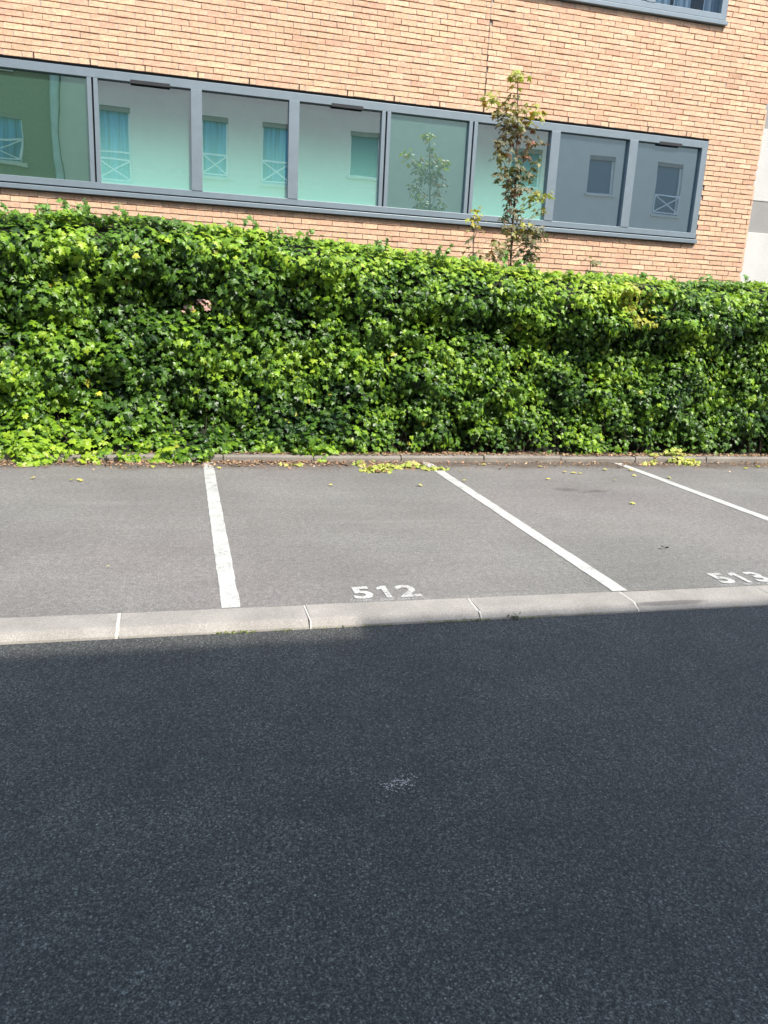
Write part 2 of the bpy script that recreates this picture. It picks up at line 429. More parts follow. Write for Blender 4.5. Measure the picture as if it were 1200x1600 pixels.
# front kerb: one stone per metre, light mortar joints
kerb = tag(empty('front_kerb', (0, 4, 0)), kind='structure')
prof = [(4.143, -0.2), (4.143, 0.002), (3.962, 0.0), (3.950, -0.003), (3.938, -0.009), (3.908, -0.032), (3.900, -0.06), (3.899, -0.2)]
jx = [-0.346 + 1.0 * k for k in range(-9, 16)]
jfix = {-0.346: -0.346, 0.654: 0.648, 1.654: 1.632, 2.654: 2.647, 3.654: 3.654}
jx = [jfix.get(round(j, 3), j) for j in jx]
for a, b in zip(jx[:-1], jx[1:]):
    n = 9; V = []; F = []
    dz, dy = random.uniform(-0.002, 0.002), random.uniform(-0.004, 0.003)
    for i in range(n + 1):
        x = a + 0.008 + (b - a - 0.016) * i / n
        for j, (y, z) in enumerate(prof):
            wob = 0.003 * (vnoise(x * 7, j * 1.7, 5) - 0.5) if 0 < j < 7 else 0
            V.append((x, y + float(wob) + (dy if j > 1 else 0), z + float(wob) + dz))
    p = len(prof)
    for i in range(n):
        for j in range(p - 1):
            F.append((i * p + j, (i + 1) * p + j, (i + 1) * p + j + 1, i * p + j + 1))
    me = bpy.data.meshes.new('kerb_stone'); me.from_pydata(V, [], F + [tuple(range(p)), tuple(reversed(range(n * p, n * p + p)))])
    me.update()
    link('kerb_stone', me, M['kerb'], kerb)
jm = MB()
for j in jx:
    w = 0.009 if -0.5 < j < 0 else random.uniform(0.004, 0.0065)
    pr = [(4.141, 0.0035), (3.960, 0.0025), (3.937, -0.006), (3.906, -0.030), (3.899, -0.05)]
    off = [random.uniform(-0.006, 0.006) for _ in pr]
    for (y0, z0), (y1, z1), o0, o1 in zip(pr[:-1], pr[1:], off[:-1], off[1:]):
        jm.poly([(j - w + o0, y0, z0), (j + w + o0, y0, z0), (j + w + o1, y1, z1), (j - w + o1, y1, z1)])
tag(jm.build('mortar_joint', M['joint'], kerb), kind='stuff')

# back kerb, low old stones with broken edges
bk = tag(empty('back_kerb', (0, 8.45, 0)), kind='structure')
x = -8.0
while x < 16:
    L = random.choice((1.0, 1.0, 0.5, 0.98)); h = 0.068 + random.uniform(-0.006, 0.006); y = 8.405 + random.uniform(-0.008, 0.008)
    n = 12; V = []; F = []
    for i in range(n + 1):
        xx = x + 0.006 + (L - 0.012) * i / n
        e = float(vnoise(xx * 9, 2.0, 8) - 0.5) * 0.014
        for (yy, zz) in ((y, -0.1), (y + e * 0.4, h - 0.022), (y + 0.016 + e, h), (y + 0.105, h + 0.002), (y + 0.112, -0.1)):
            V.append((xx, yy, zz))
    for i in range(n):
        for j in range(4):
            F.append((i * 5 + j + 1, (i + 1) * 5 + j + 1, (i + 1) * 5 + j, i * 5 + j))
    me = bpy.data.meshes.new('kerb_stone'); me.from_pydata(V, [], F + [(4, 3, 2, 1, 0), tuple(range(n * 5, n * 5 + 5))]); me.update()
    link('kerb_stone', me, M['backkerb'], bk)
    x += L

# paint splat on the road
V = []; F = []
for i in range(170):
    a = random.gauss(0, 0.035); b = random.gauss(0, 0.022); r = random.uniform(0.0012, 0.0045)
    k = len(V); n = 5
    for j in range(n):
        t = 6.283 * j / n + random.random(); V.append((0.752 + a * 1.3 + r * math.cos(t), 2.435 + b + 0.3 * a + r * math.sin(t) * 0.8, RZ + 0.003))
    F.append(tuple(range(k, k + n)))
me = bpy.data.meshes.new('paint_splat'); me.from_pydata(V, [], F); me.materials.append(M['joint'])
tag(link('paint_splat', me), kind='stuff').parent = bpy.data.objects['road']

# ------------------------------------------------------------------ brick building
WY = 11.80
ZT, ZB = 4.53, 2.955             # ribbon window brick opening, 21 courses
Z2 = 6.105                       # foot of the upper window
XR, XC = 8.09, 9.06              # right end of the windows, building corner
BAY, X0 = 1.3122, -1.0927
LEFT, TOP = -5.3, 8.7
bld = tag(empty('brick_building', (2, WY, 0)), 'peach brick building with a grey framed ribbon window above the ivy hedge', 'building')
MB().box(LEFT, XC - 0.012, WY + 0.022, WY + 0.055, 0, ZB).box(LEFT, XC - 0.012, WY + 0.022, WY + 0.055, ZT, Z2).box(XR, XC - 0.012, WY + 0.022, WY + 0.055, ZB, ZT)\
    .box(XR, XC - 0.012, WY + 0.022, WY + 0.055, Z2, TOP).box(LEFT, XR, WY + 0.022, WY + 0.055, 7.7, TOP)\
    .box(XC - 0.055, XC - 0.012, WY + 0.055, WY + 5, 0, TOP).build('mortar_bed', M['mortar'], bld)
MB().box(LEFT, XC - 0.06, WY + 1.2, WY + 1.3, 0, TOP).box(LEFT, XC - 0.06, WY + 0.06, WY + 1.2, 5.2, 5.35).box(LEFT, XC - 0.06, WY + 0.06, WY + 1.2, 2.3, 2.45).build('room', M['interior'], bld)
MB().box(LEFT - 0.1, XC + 0.05, WY - 0.05, WY + 5, TOP, TOP + 0.12).build('roof', M['roofgrey'], bld)

bricks = []           # (x0, x1, z0, z1, distance)
JW = 0.010
def openings(z):
    o = []
    if ZB - 0.001 < z < ZT - 0.001: o.append((LEFT - 1, XR))
    if Z2 - 0.001 < z < 7.7: o.append((LEFT - 1, XR))
    return o
row = 0; z = ZT - 0.075 * 60
drift = 0.0
while z < TOP - 0.07:
    drift += random.choice((0, 0, 0, 0.012, -0.012, 0.03))
    xs = LEFT - 0.3 + (0.1125 if row % 2 else 0) + drift
    ops = openings(z + 0.03)
    while xs < XC:
        a, b = xs, xs + 0.214
        xs += 0.225
        segs = [(a, min(b, XC))]
        for (p, q) in ops + [(4.29 - 0.006, 4.29 + 0.006)]:
            ns = []
            for (s, e) in segs:
                if e <= p or s >= q: ns.append((s, e))
                else:
                    if s < p: ns.append((s, p))
                    if e > q: ns.append((q, e))
            segs = ns
        for (s, e) in segs:
            s = max(s, LEFT)
            if e - s > 0.03 and z > 1.2:
                bricks.append((s, e, z + random.uniform(-0.001, 0.001), z + 0.0620 + random.uniform(-0.002, 0.0015)))
    row += 1; z += 0.075
bricks = np.array(bricks)
# upright joints are filled almost flush with pale mortar, bed joints are raked back
pj = MB()
for i in range(len(bricks) - 1):
    if abs(bricks[i + 1, 0] - bricks[i, 1]) < 0.014:
        a, b, yy = bricks[i, 1] - 0.001, bricks[i + 1, 0] + 0.001, WY + random.choice((0.003, 0.004, 0.006, 0.012))
        pj.poly([(a, yy, bricks[i, 2] + 0.002), (b, yy, bricks[i, 2] + 0.002), (b, yy, bricks[i, 3] - 0.001), (a, yy, bricks[i, 3] - 0.001)])
tag(pj.build('upright_joint', M['palejoint'], bld), kind='stuff')
NB = len(bricks)
pal = np.array([(0.66, 0.415, 0.27), (0.655, 0.40, 0.26), (0.64, 0.38, 0.25), (0.675, 0.445, 0.28), (0.62, 0.355, 0.24), (0.67, 0.43, 0.265), (0.585, 0.32, 0.22), (0.69, 0.465, 0.31)])
pal = pal.mean(0) * 0.4 + pal * 0.6
pal = pal * np.array([1.0, 1.03, 1.02])
pw = np.array([5, 5, 4, 3, 1.6, 4, 0.7, 1.2]); pw /= pw.sum()
pick = RNG.choice(len(pal), NB, p=pw)
# top of the wall weathers a little pinker: brick batches change with height
cx = (bricks[:, 0] + bricks[:, 1]) / 2; cz = (bricks[:, 2] + bricks[:, 3]) / 2
dist = np.sqrt(cx ** 2 + (cz - 1.64) ** 2 * 0.8 + WY ** 2)
# visible ones, nearest first, become parts of their own
vis = (cx > -2.25) & (cz > 2.6) & (cz < 5.6 + 0.115 * cx) & ((bricks[:, 1] - bricks[:, 0]) > 0.21) & ~((cz > Z2) & (cx < XR))
vis &= ~((cz < ZB) & (cz < 2.75))
order = np.argsort(np.where(vis, dist, 1e9))
single = set(order[:300].tolist())
def brick_verts(x0, x1, z0, z1, rn):
    j = rn.normal(0, 0.0019, (8, 3))
    y = WY + rn.normal(0, 0.0022); t = rn.normal(0, 0.0012)
    b = 0.003
    V = np.array([(x0, y, z0), (x1, y, z0), (x1, y, z1), (x0, y, z1), (x0, WY + 0.03, z0), (x1, WY + 0.03, z0), (x1, WY + 0.03, z1), (x0, WY + 0.03, z1)], float)
    V[:4] += j[:4]
    V[2:4, 1] += t
    return V
BQ = np.array([(0, 1, 2, 3), (1, 0, 4, 5), (2, 1, 5, 6), (3, 2, 6, 7), (0, 3, 7, 4)])
VV = []; FF = []; CC = []
for i in range(NB):
    if i in single: continue
    v = brick_verts(*bricks[i], RNG)
    c = pal[pick[i]] * (1 + RNG.normal(0, 0.04)) 
    FF.append(BQ + 8 * len(VV)); VV.append(v); CC.append(np.repeat(c[None], 8, 0))
o = link('brickwork', np_mesh('brickwork', np.concatenate(VV), np.concatenate(FF), np.concatenate(CC)), M['brick'], bld)
tag(o, kind='stuff')
variants = []
for k in range(24):
    v = brick_verts(-0.1070, 0.1070, -0.0312, 0.0312, RNG); v[:, 1] -= WY
    me = np_mesh('brick', v, BQ, np.repeat((pal[RNG.choice(len(pal), p=pw)] * (1 + RNG.normal(0, 0.04)))[None], 8, 0)); me.materials.append(M['brick'])
    variants.append(me)
for n_, i in enumerate(sorted(single)):
    o = bpy.data.objects.new('brick', variants[int(RNG.integers(24))]); COL.objects.link(o); o.parent = bld
    o.location = (cx[i] - 2, 0, cz[i])
# corner returns
MB().box(4.287, 4.293, WY + 0.004, WY + 0.0169, 4.53, TOP).box(4.287, 4.293, WY + 0.004, WY + 0.0169, 2.0, ZB).build('expansion_joint', M['darkgap'], bld)

# windows ----------------------------------------------------------
def window_band(z0, z1, panes_from, kinds, vents, mull_double):
    gl, fr = WY + 0.055, WY - 0.006
    w = MB()
    w.box(LEFT, XR - 0.0, fr, WY + 0.10, z1 - 0.145, z1 - 0.040)           # head
    w.box(LEFT, XR - 0.0, fr, WY + 0.10, z0 + 0.085, z0 + 0.165)           # foot rail
    w.box(XR - 0.105, XR - 0.004, fr + 0.001, WY + 0.10, z0 + 0.165, z1 - 0.145)   # end stile
    root = w.build('ribbon_window', M['frame'], bld, bevel=0.004)
    MB().box(LEFT, XR + 0.003, WY - 0.060, WY + 0.08, z0 + 0.002, z0 + 0.062).build('sill', M['frame'], root, bevel=0.006)
    MB().box(LEFT, XR, WY + 0.03, WY + 0.10, z0 + 0.062, z0 + 0.085).build('shadow_gap', M['darkgap'], root)
    MB().box(LEFT, XR, WY + 0.035, WY + 0.10, z1 - 0.040, z1 - 0.001).build('shadow_gap', M['darkgap'], root)
    k0 = panes_from
    for k in range(k0, 7):
        xm = X0 + BAY * k
        if k in mull_double:
            MB().box(xm - 0.066, xm - 0.012, fr + 0.002, WY + 0.10, z0 + 0.165, z1 - 0.145).box(xm + 0.012, xm + 0.066, fr + 0.002, WY + 0.10, z0 + 0.165, z1 - 0.145).build('double_mullion', M['frame'], root, bevel=0.003)
            MB().box(xm - 0.012, xm + 0.012, WY + 0.04, WY + 0.10, z0 + 0.165, z1 - 0.145).build('gap', M['darkgap'], root)
        else:
            MB().box(xm - 0.072, xm + 0.072, fr - 0.006, WY + 0.10, z0 + 0.165, z1 - 0.145).build('mullion', M['frame'], root, bevel=0.003)
    for k in range(k0 - 1, 7):
        a, b = X0 + BAY * k + 0.072, X0 + BAY * (k + 1) - 0.072
        if k == 6: b = XR - 0.105
        kind = kinds.get(k, 'interior')
        a0, b0, c0, d0 = a - 0.02, b + 0.02, z0 + 0.15, z1 - 0.13
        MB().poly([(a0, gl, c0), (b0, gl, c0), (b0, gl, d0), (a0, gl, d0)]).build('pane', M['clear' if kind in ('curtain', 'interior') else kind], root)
        if kind == 'curtain':
            for p, q in ((0.02, 0.30), (0.36, 0.60), (0.80, 1.0)):
                n = 10; V = []
                for i in range(n + 1):
                    xx = a0 + (b0 - a0) * (p + (q - p) * i / n); yy = gl + 0.10 + 0.02 * math.sin(i * 2.4)
                    V += [(xx, yy, c0), (xx, yy, d0)]
                link('curtain', np_mesh('curtain', V, [(2 * i, 2 * i + 2, 2 * i + 3, 2 * i + 1) for i in range(n)]), M['curtaincloth'], root)
    for (a, b) in vents:
        MB().box(a, b, fr - 0.003, fr + 0.02, z1 - 0.160, z1 - 0.118).build('vent_slot', M['darkgap'], root)
    return root
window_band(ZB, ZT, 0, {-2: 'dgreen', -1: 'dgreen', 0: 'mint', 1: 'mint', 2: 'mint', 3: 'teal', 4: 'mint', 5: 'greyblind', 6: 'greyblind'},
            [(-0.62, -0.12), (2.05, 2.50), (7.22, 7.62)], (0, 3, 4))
window_band(Z2, 7.7, 0, {4: 'curtain', 5: 'curtain', 6: 'curtain'}, [], (3,))
# open weep joints in the first course over the window
ws = MB()
for k in range(-4, 16):
    xx = -1.78 + 0.675 * k
    if xx < XR - 0.1: ws.box(xx - 0.007, xx + 0.007, WY - 0.0055, WY + 0.013, ZT, ZT + 0.066)
tag(ws.build('weep_joint', M['darkgap'], bld), kind='stuff')

# ------------------------------------------------------------------ concrete building to the right, set back
cb = tag(empty('concrete_building', (14, 14, 0)), 'pale concrete wall with grey bands past the right corner of the brick building', 'building')
cm = MB(); cd = MB()
for za, zb in ((0, 3.50), (4.08, 5.36), (5.92, 8.2)): cm.box(9.6, 26, 14.0, 20, za, zb)
for za, zb in ((3.50, 4.08), (5.36, 5.92)): cd.box(9.6, 26, 14.012, 20, za, zb)
cm.build('wall', M['concrete'], cb, bevel=0.008); cd.build('concrete_band', M['concdark'], cb)
MB().box(9.5, 26.1, 13.95, 20, 8.2, 8.32).build('roof', M['roofgrey'], cb)

# ------------------------------------------------------------------ building across the street (behind the camera, seen in the glass, shades the road)
FY = -3.2
ob = tag(empty('rendered_apartment_building', (6, FY, 0)), 'cream rendered apartment block across the street, reflected in the ribbon window', 'building')
hl, hr = 9.35, 9.61
wins = [(-1.95, 1.0, 5.05, 7.2, 1), (1.05, 0.80, 5.45, 7.2, 1), (2.95, 0.92, 5.40, 7.2, 1), (5.83, 1.02, 5.86, 7.22, 0), (11.5, 1.1, 6.05, 7.25, 0),
        (14.35, 1.0, 6.03, 7.28, 0), (17.05, 1.05, 5.53, 7.3, 1), (-5.15, 1.25, 5.35, 6.72, 1)]
for dx in (20.5, 8.6): wins.append((dx, 1.0, 5.45, 7.25, 1)) if dx > 10 else None
wins.append((-5.25, 1.15, 7.85, 9.0, 0))
low = [(x_, w_, 1.0, 2.6, 0) for (x_, w_, z_, *_r) in wins if z_ < 7]
def wall_with_holes(mb, x0, x1, z0, z1, holes, y0, y1):
    cuts = sorted(set([x0, x1] + [h[0] for h in holes] + [h[1] for h in holes]))
    for a, b in zip(cuts[:-1], cuts[1:]):
        hs = sorted([(h[2], h[3]) for h in holes if h[0] <= a + 1e-6 and h[1] >= b - 1e-6])
        zz = z0
        for (p, q) in hs:
            mb.box(a, b, y0, y1, zz, p); zz = q
        mb.box(a, b, y0, y1, zz, z1)
holes = [(x_ - w_ / 2, x_ + w_ / 2, a, b) for (x_, w_, a, b, _r) in wins + low]
mb = MB(); wall_with_holes(mb, -3.4, 4.72, 0.0, hl, [h for h in holes if -3.4 < h[0] < 4.7], FY - 0.3, FY)
wall_with_holes(mb, 4.72, 30, 0.0, hr, [h for h in holes if h[0] > 4.72], FY - 0.3, FY)
mb.box(-3.4, 4.72, FY - 9, FY - 0.6, 0, hl - 0.2); mb.box(4.72, 30, FY - 9, FY - 0.6, 0, hr - 0.2)
mb.build('wall', M['render'], ob)
mb = MB(); wall_with_holes(mb, -18, -3.4, 0.0, hl - 0.03, [h for h in holes if h[0] < -3.4], FY - 0.3, FY - 0.02)
mb.box(-18, -3.4, FY - 9, FY - 0.6, 0, hl - 0.2)
mb.build('side_wall', M['olive'], ob)
MB().box(-18, 4.72, FY - 9, FY - 0.31, hl - 0.2, hl - 0.05).box(4.72, 30, FY - 9, FY - 0.31, hr - 0.2, hr - 0.05).build('roof', M['roofgrey'], ob)
MB().tube([(-3.52, FY + 0.06, 0.1), (-3.52, FY + 0.06, hl - 0.2)], [0.10, 0.10], 10).build('downpipe', M['pvc'], ob, smooth=True)
for (x_, w_, a, b, rail) in wins + low:
    a1, b1 = x_ - w_ / 2, x_ + w_ / 2
    t = 0.05
    f = MB().box(a1, a1 + t, FY - 0.2, FY - 0.12, a, b).box(b1 - t, b1, FY - 0.2, FY - 0.12, a, b).box(a1 + t, b1 - t, FY - 0.2, FY - 0.12, a, a + t).box(a1 + t, b1 - t, FY - 0.2, FY - 0.12, b - t, b)\
        .build('window', M['whitemetal'], ob)
    MB().box(a1 + t, b1 - t, FY - 0.17, FY - 0.16, a + t, b - t).build('pane', M['windowdark'] if not (rail and x_ < 8) else M['drape'], f)
    MB().box(a1 - 0.08, b1 + 0.08, FY - 0.28, FY + 0.07, a - 0.07, a - 0.002).build('sill', M['render'], f)
    MB().box(a1 + 0.001, b1 - 0.001, FY - 0.12, FY - 0.03, b - 0.13, b - 0.001).build('shutter_box', M['shutterbox'], f)
    if rail:
        r = MB(); y = FY + 0.03; zt_ = a + 0.66; zm = a + 0.08
        r.bar((a1, y, zt_), (b1, y, zt_), 0.04, 0.03).bar((a1, y, zm), (b1, y, zm), 0.035, 0.03).bar((a1 + 0.02, y, zm), (a1 + 0.02, y, zt_), 0.035, 0.03).bar((b1 - 0.02, y, zm), (b1 - 0.02, y, zt_), 0.035, 0.03)
        r.bar((a1, y, zm), (b1, y, zt_), 0.03, 0.02).bar((a1, y + 0.001, zt_), (b1, y + 0.001, zm), 0.03, 0.02)
        if b - a > 2: r.bar((a1, y, zt_ + 0.2), (b1, y, zt_ + 0.2), 0.035, 0.03)
        r.build('window_guard', M['whitemetal'], f)
mb = MB(); up = [(x0, x0 + 1.3, 11.2, 13.9) for x0 in np.arange(-14.0, 29, 2.6)]
wall_with_holes(mb, -17, 29.5, 9.0, 15.0, up, FY - 5.3, FY - 5.0)
mb.box(-17, 29.5, FY - 9, FY - 5.5, 9.0, 14.9)
mb.build('upper_storey', M['roofgrey'], ob)
for (a, b, c, d) in up:
    MB().box(a, b, FY - 5.2, FY - 5.15, c, d).build('window', M['windowdark'], ob)

# ------------------------------------------------------------------ leaf shapes
def ivy_template():
    half = [(0.0, -0.04), (0.16, -0.20), (0.40, -0.20), (0.47, -0.02), (0.30, 0.12), (0.50, 0.36), (0.22, 0.40)]
    out = half + [(0.0, 0.80)] + [(-x, y) for x, y in half[:0:-1]]
    P = [(0.0, 0.18)] + out
    V = np.array([(x, y, -0.22 * abs(x) - 0.12 * (y - 0.2) ** 2) for x, y in P]); V[0, 2] = 0.04
    n = len(out)
    return V, np.array([(0, 1 + i, 1 + (i + 1) % n) for i in range(n)])
def maple_template():
    half = [(0.0, 0.0), (0.22, -0.12), (0.34, 0.02), (0.20, 0.14), (0.52, 0.30), (0.46, 0.46), (0.20, 0.42), (0.16, 0.62)]
    out = half + [(0.0, 0.95)] + [(-x, y) for x, y in half[:0:-1]]
    P = [(0.0, 0.25)] + out
    V = np.array([(x, y, -0.35 * abs(x) ** 1.3 - 0.30 * max(0, y - 0.2) ** 2) for x, y in P]); n = len(out)
    return V, np.array([(0, 1 + i, 1 + (i + 1) % n) for i in range(n)])
def unit(a): return a / np.linalg.norm(a, axis=-1, keepdims=True)
def leaf_frames(N, T):
    """N normals, T wanted tip directions -> rotation matrices with columns right, tip, normal"""
    N = unit(N); T = T - (T * N).sum(-1, keepdims=True) * N; T = unit(T)
    R = np.cross(T, N)
    return np.stack([R, T, N], -1)
def scatter(tpl, P, Rm, S, C):
    V, F = tpl
    W = np.einsum('nij,vj->nvi', Rm, V) * S[:, None, None] + P[:, None]
    n, v = W.shape[:2]
    FF = F[None] + (np.arange(n) * v)[:, None, None]
    return W.reshape(-1, 3), FF.reshape(-1, 3), np.repeat(C[:, None], v, 1).reshape(-1, 3)
def leaf_objects(tpl, idx, P, Rm, S, C, mat, parent, nvar=10):
    """the leaves idx as single objects sharing a few meshes"""
    order = sorted(idx, key=lambda i: C[i].sum())
    groups = np.array_split(order, nvar)
    pl = Vector(parent.location)
    for g in groups:
        if len(g) == 0: continue
        me = np_mesh('leaf', tpl[0], tpl[1], np.repeat(C[g].mean(0)[None], len(tpl[0]), 0)); me.materials.append(mat)
        for i in g:
            o = bpy.data.objects.new('leaf', me); COL.objects.link(o); o.parent = parent
            m = Matrix([list(map(float, r)) for r in Rm[i] * S[i]]).to_4x4(); m.translation = Vector(P[i]) - pl
            o.matrix_basis = m
IVY, MAPLE = ivy_template(), maple_template()

# ------------------------------------------------------------------ ivy hedge
HX = np.array([-6, -1.9, -1.0, -0.2, 0.5, 1.0, 1.46, 2.2, 2.94, 4.2, 5.4, 7.1, 9.5, 14]); HZ = np.array([2.37, 2.38, 2.43, 2.45, 2.41, 2.36, 2.36, 2.32, 2.27, 2.20, 2.17, 2.21, 2.24, 2.24])
def htop(x): return np.interp(x, HX, HZ) + 0.10 * (vnoise(x * 2.6, 0.5, 11) - 0.5)
def sstep(a, b, x): t = np.clip((x - a) / (b - a), 0, 1); return t * t * (3 - 2 * t)
def yface(x, z):
    """front of the foliage; smaller is nearer to the road"""
    h = htop(x); u = z / h
    right = sstep(3.0, 4.6, x)
    y = 8.74 + 0 * x
    lip = 0.70 + 0.09 * (vnoise(x * 1.3, 3.3, 12) - 0.5)
    y = y - (0.05 + 0.14 * right + 0.08 * (vnoise(x * 0.9, 7.7, 18) - 0.4)) * sstep(lip - 0.03, lip + 0.07, u)                 # overhanging head of the hedge
    y = y - 0.13 * (1 - sstep(0.0, 0.7, x)) * (1 - sstep(0.03, 0.13, u))
    y = y + 0.42 * sstep(0.90, 1.02, u) ** 1.5                                         # rounds away on top
    y = y - (0.24 - 0.16 * sstep(1.2, 2.4, x)) * (1 - sstep(0.05, 0.32, u))                         # spills out at the foot
    y = y - 0.10 * (1 - right) * np.exp(-((u - 0.42) / 0.12) ** 2)
    y = y + 0.20 * (vnoise(x * 1.25 + 5, z * 1.6, 13, 2) - 0.5) + 0.36 * (vnoise(x * 3.4, z * 3.8, 14, 2) - 0.5)
    for (hx, hz, rx, rz, d) in ((-0.05, 1.62, 0.65, 0.24, 0.26), (0.45, 0.95, 0.40, 0.28, 0.30), (-1.5, 1.35, 0.5, 0.15, 0.24), (0.25, 0.40, 0.5, 0.15, 0.26), (-0.95, 0.55, 0.35, 0.12, 0.10), (1.35, 1.15, 0.5, 0.3, 0.18), (2.4, 1.2, 0.3, 0.2, 0.14), (5.6, 1.35, 1.4, 0.12, 0.10), (3.1, 1.55, 0.7, 0.10, 0.12)):
        y = y + 0.9 * d * np.exp(-((x - hx) / rx) ** 2 - ((z - hz) / rz) ** 2)
    return y
hedge = tag(empty('ivy_hedge', (3, 9.0, 0.045)), 'long dense wall of glossy green ivy between the parking bays and the brick building', 'hedge')
# core of dead stems and brown leaves
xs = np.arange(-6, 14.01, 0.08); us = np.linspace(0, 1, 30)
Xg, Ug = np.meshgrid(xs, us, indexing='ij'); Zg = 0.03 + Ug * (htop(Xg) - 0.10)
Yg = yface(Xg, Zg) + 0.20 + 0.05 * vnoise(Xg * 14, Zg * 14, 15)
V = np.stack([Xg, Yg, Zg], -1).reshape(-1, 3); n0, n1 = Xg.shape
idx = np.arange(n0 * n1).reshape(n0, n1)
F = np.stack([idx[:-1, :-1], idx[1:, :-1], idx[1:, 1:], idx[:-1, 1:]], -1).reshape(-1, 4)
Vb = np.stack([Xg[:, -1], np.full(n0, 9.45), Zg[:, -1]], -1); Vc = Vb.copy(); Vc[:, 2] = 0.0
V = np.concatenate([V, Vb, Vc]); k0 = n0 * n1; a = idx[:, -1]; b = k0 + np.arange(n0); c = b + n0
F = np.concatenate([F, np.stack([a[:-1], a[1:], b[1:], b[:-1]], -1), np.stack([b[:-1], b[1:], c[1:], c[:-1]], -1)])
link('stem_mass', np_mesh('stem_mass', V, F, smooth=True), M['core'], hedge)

def surf_normal(x, z):
    e = 0.04
    dx = (yface(x + e, z) - yface(x - e, z)) / (2 * e); dz = (yface(x, z + e) - yface(x, z - e)) / (2 * e)
    return unit(np.stack([dx, -np.ones_like(dx), dz * 1.0], -1) * np.array([1, 1, 1]))
NL = 56000
x_ = RNG.uniform(-3.4, 9.8, NL); 
u_ = RNG.random(NL) * 1.0
# sprays: leaves gather round shoots
ncl = 1100
cxs = RNG.uniform(-3.4, 9.8, ncl); cus = RNG.random(ncl)
ci = RNG.integers(0, ncl, NL); inc = RNG.random(NL) < 0.55
x_ = np.where(inc, cxs[ci] + RNG.normal(0, 0.075, NL), x_); u_ = np.where(inc, cus[ci] + RNG.normal(0, 0.032, NL), u_)
cdep = RNG.uniform(-0.02, 0.13, ncl)
u_ = np.clip(u_, 0.012, 1.045)
z_ = u_ * htop(x_)
dep = RNG.random(NL) ** 1.1 * 0.20 - 0.02 - np.where(inc, cdep[ci], 0)
y_ = yface(x_, z_) + dep
# the foot of the right half is thin and shows bare stems
bare = sstep(1.6, 2.6, x_) * (1 - sstep(0.03, 0.17, u_)) * 0.82
keep = RNG.random(NL) > bare
z_ = np.where(u_ > 1.0, htop(x_) + RNG.random(NL) * 0.03, z_) 
x_, y_, z_, u_, dep, ci, inc = [v[keep] for v in (x_, y_, z_, u_, dep, ci, inc)]
# top sheet
NT_ = 6500
xt = RNG.uniform(-3.4, 9.8, NT_); yt = RNG.uniform(8.85, 9.5, NT_); zt = htop(xt) - 0.02 + RNG.normal(0, 0.022, NT_) + 0.05 * (vnoise(xt * 5, yt * 5, 19) - 0.4)
n1_ = len(x_)
Nn = surf_normal(x_, z_) * 0.9 + np.array([0.10, -0.25, 0.55]) + RNG.normal(0, 0.42, (n1_, 3))
Nt = np.array([0.05, -0.55, 0.8]) + RNG.normal(0, 0.38, (NT_, 3))
P = np.concatenate([np.stack([x_, y_, z_], -1), np.stack([xt, yt, zt], -1)])
Nn = np.concatenate([Nn, Nt]); n = len(P)
Td = np.array([0, -0.25, -1.0]) + RNG.normal(0, 0.55, (n, 3))
Rm = leaf_frames(Nn, Td)
S = np.clip(0.062 * np.exp(RNG.normal(0, 0.28, n)), 0.030, 0.115)
S *= np.interp(P[:, 0], [0, 4], [1.0, 0.88])
uu = np.concatenate([u_, np.ones(NT_)])
# leaf ages: young yellow-green at the shoot tips, darker with age
young = vnoise(P[:, 0] * 1.8, P[:, 2] * 2.6, 21, 3)
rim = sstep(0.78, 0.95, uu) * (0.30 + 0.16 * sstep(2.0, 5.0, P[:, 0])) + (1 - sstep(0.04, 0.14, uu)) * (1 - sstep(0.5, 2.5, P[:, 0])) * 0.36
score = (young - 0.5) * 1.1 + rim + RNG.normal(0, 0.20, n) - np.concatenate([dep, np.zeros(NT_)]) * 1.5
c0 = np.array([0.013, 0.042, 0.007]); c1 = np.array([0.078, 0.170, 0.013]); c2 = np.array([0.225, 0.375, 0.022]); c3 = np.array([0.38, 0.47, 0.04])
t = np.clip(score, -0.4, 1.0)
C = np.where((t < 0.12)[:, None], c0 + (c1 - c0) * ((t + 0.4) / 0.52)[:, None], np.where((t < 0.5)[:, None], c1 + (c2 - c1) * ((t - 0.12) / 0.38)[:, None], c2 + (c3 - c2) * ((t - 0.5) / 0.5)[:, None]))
# a hanging yellowed strand and a few yellow leaves on the right
hang = np.exp(-((P[:, 0] - 5.15 - 0.25 * (2.1 - P[:, 2])) / 0.16) ** 2) * (P[:, 2] > 1.62) * (P[:, 2] < 2.12)
yel = (RNG.random(n) < hang * 0.7) | (RNG.random(n) < 0.004)
C = np.where(yel[:, None], np.array([0.44, 0.44, 0.05]) * RNG.uniform(0.6, 1.1, (n, 1)), C)
blu = RNG.random(n) < 0.12
C = np.where(blu[:, None], C * np.array([0.9, 0.95, 1.5]), C)
C = C * RNG.uniform(0.8, 1.2, (n, 1))
# the 300 that show largest
camp = np.array([0, 0, 1.64]); dv = P - camp; dd = np.linalg.norm(dv, axis=1)
facing = np.abs((Rm[:, :, 2] * dv).sum(1) / dd)
front = np.concatenate([dep < 0.0, np.zeros(NT_, bool)])
ang = P[:, 0] / P[:, 1]
big = S / dd * facing * front * (ang > -0.19) * (ang < 0.83)
sel = np.argsort(-big)[:300]
mask = np.ones(n, bool); mask[sel] = False
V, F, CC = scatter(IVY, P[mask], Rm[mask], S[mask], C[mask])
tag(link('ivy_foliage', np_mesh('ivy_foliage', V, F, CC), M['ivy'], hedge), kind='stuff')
leaf_objects(IVY, sel.tolist(), P, Rm, S, C, M['ivy'], hedge)
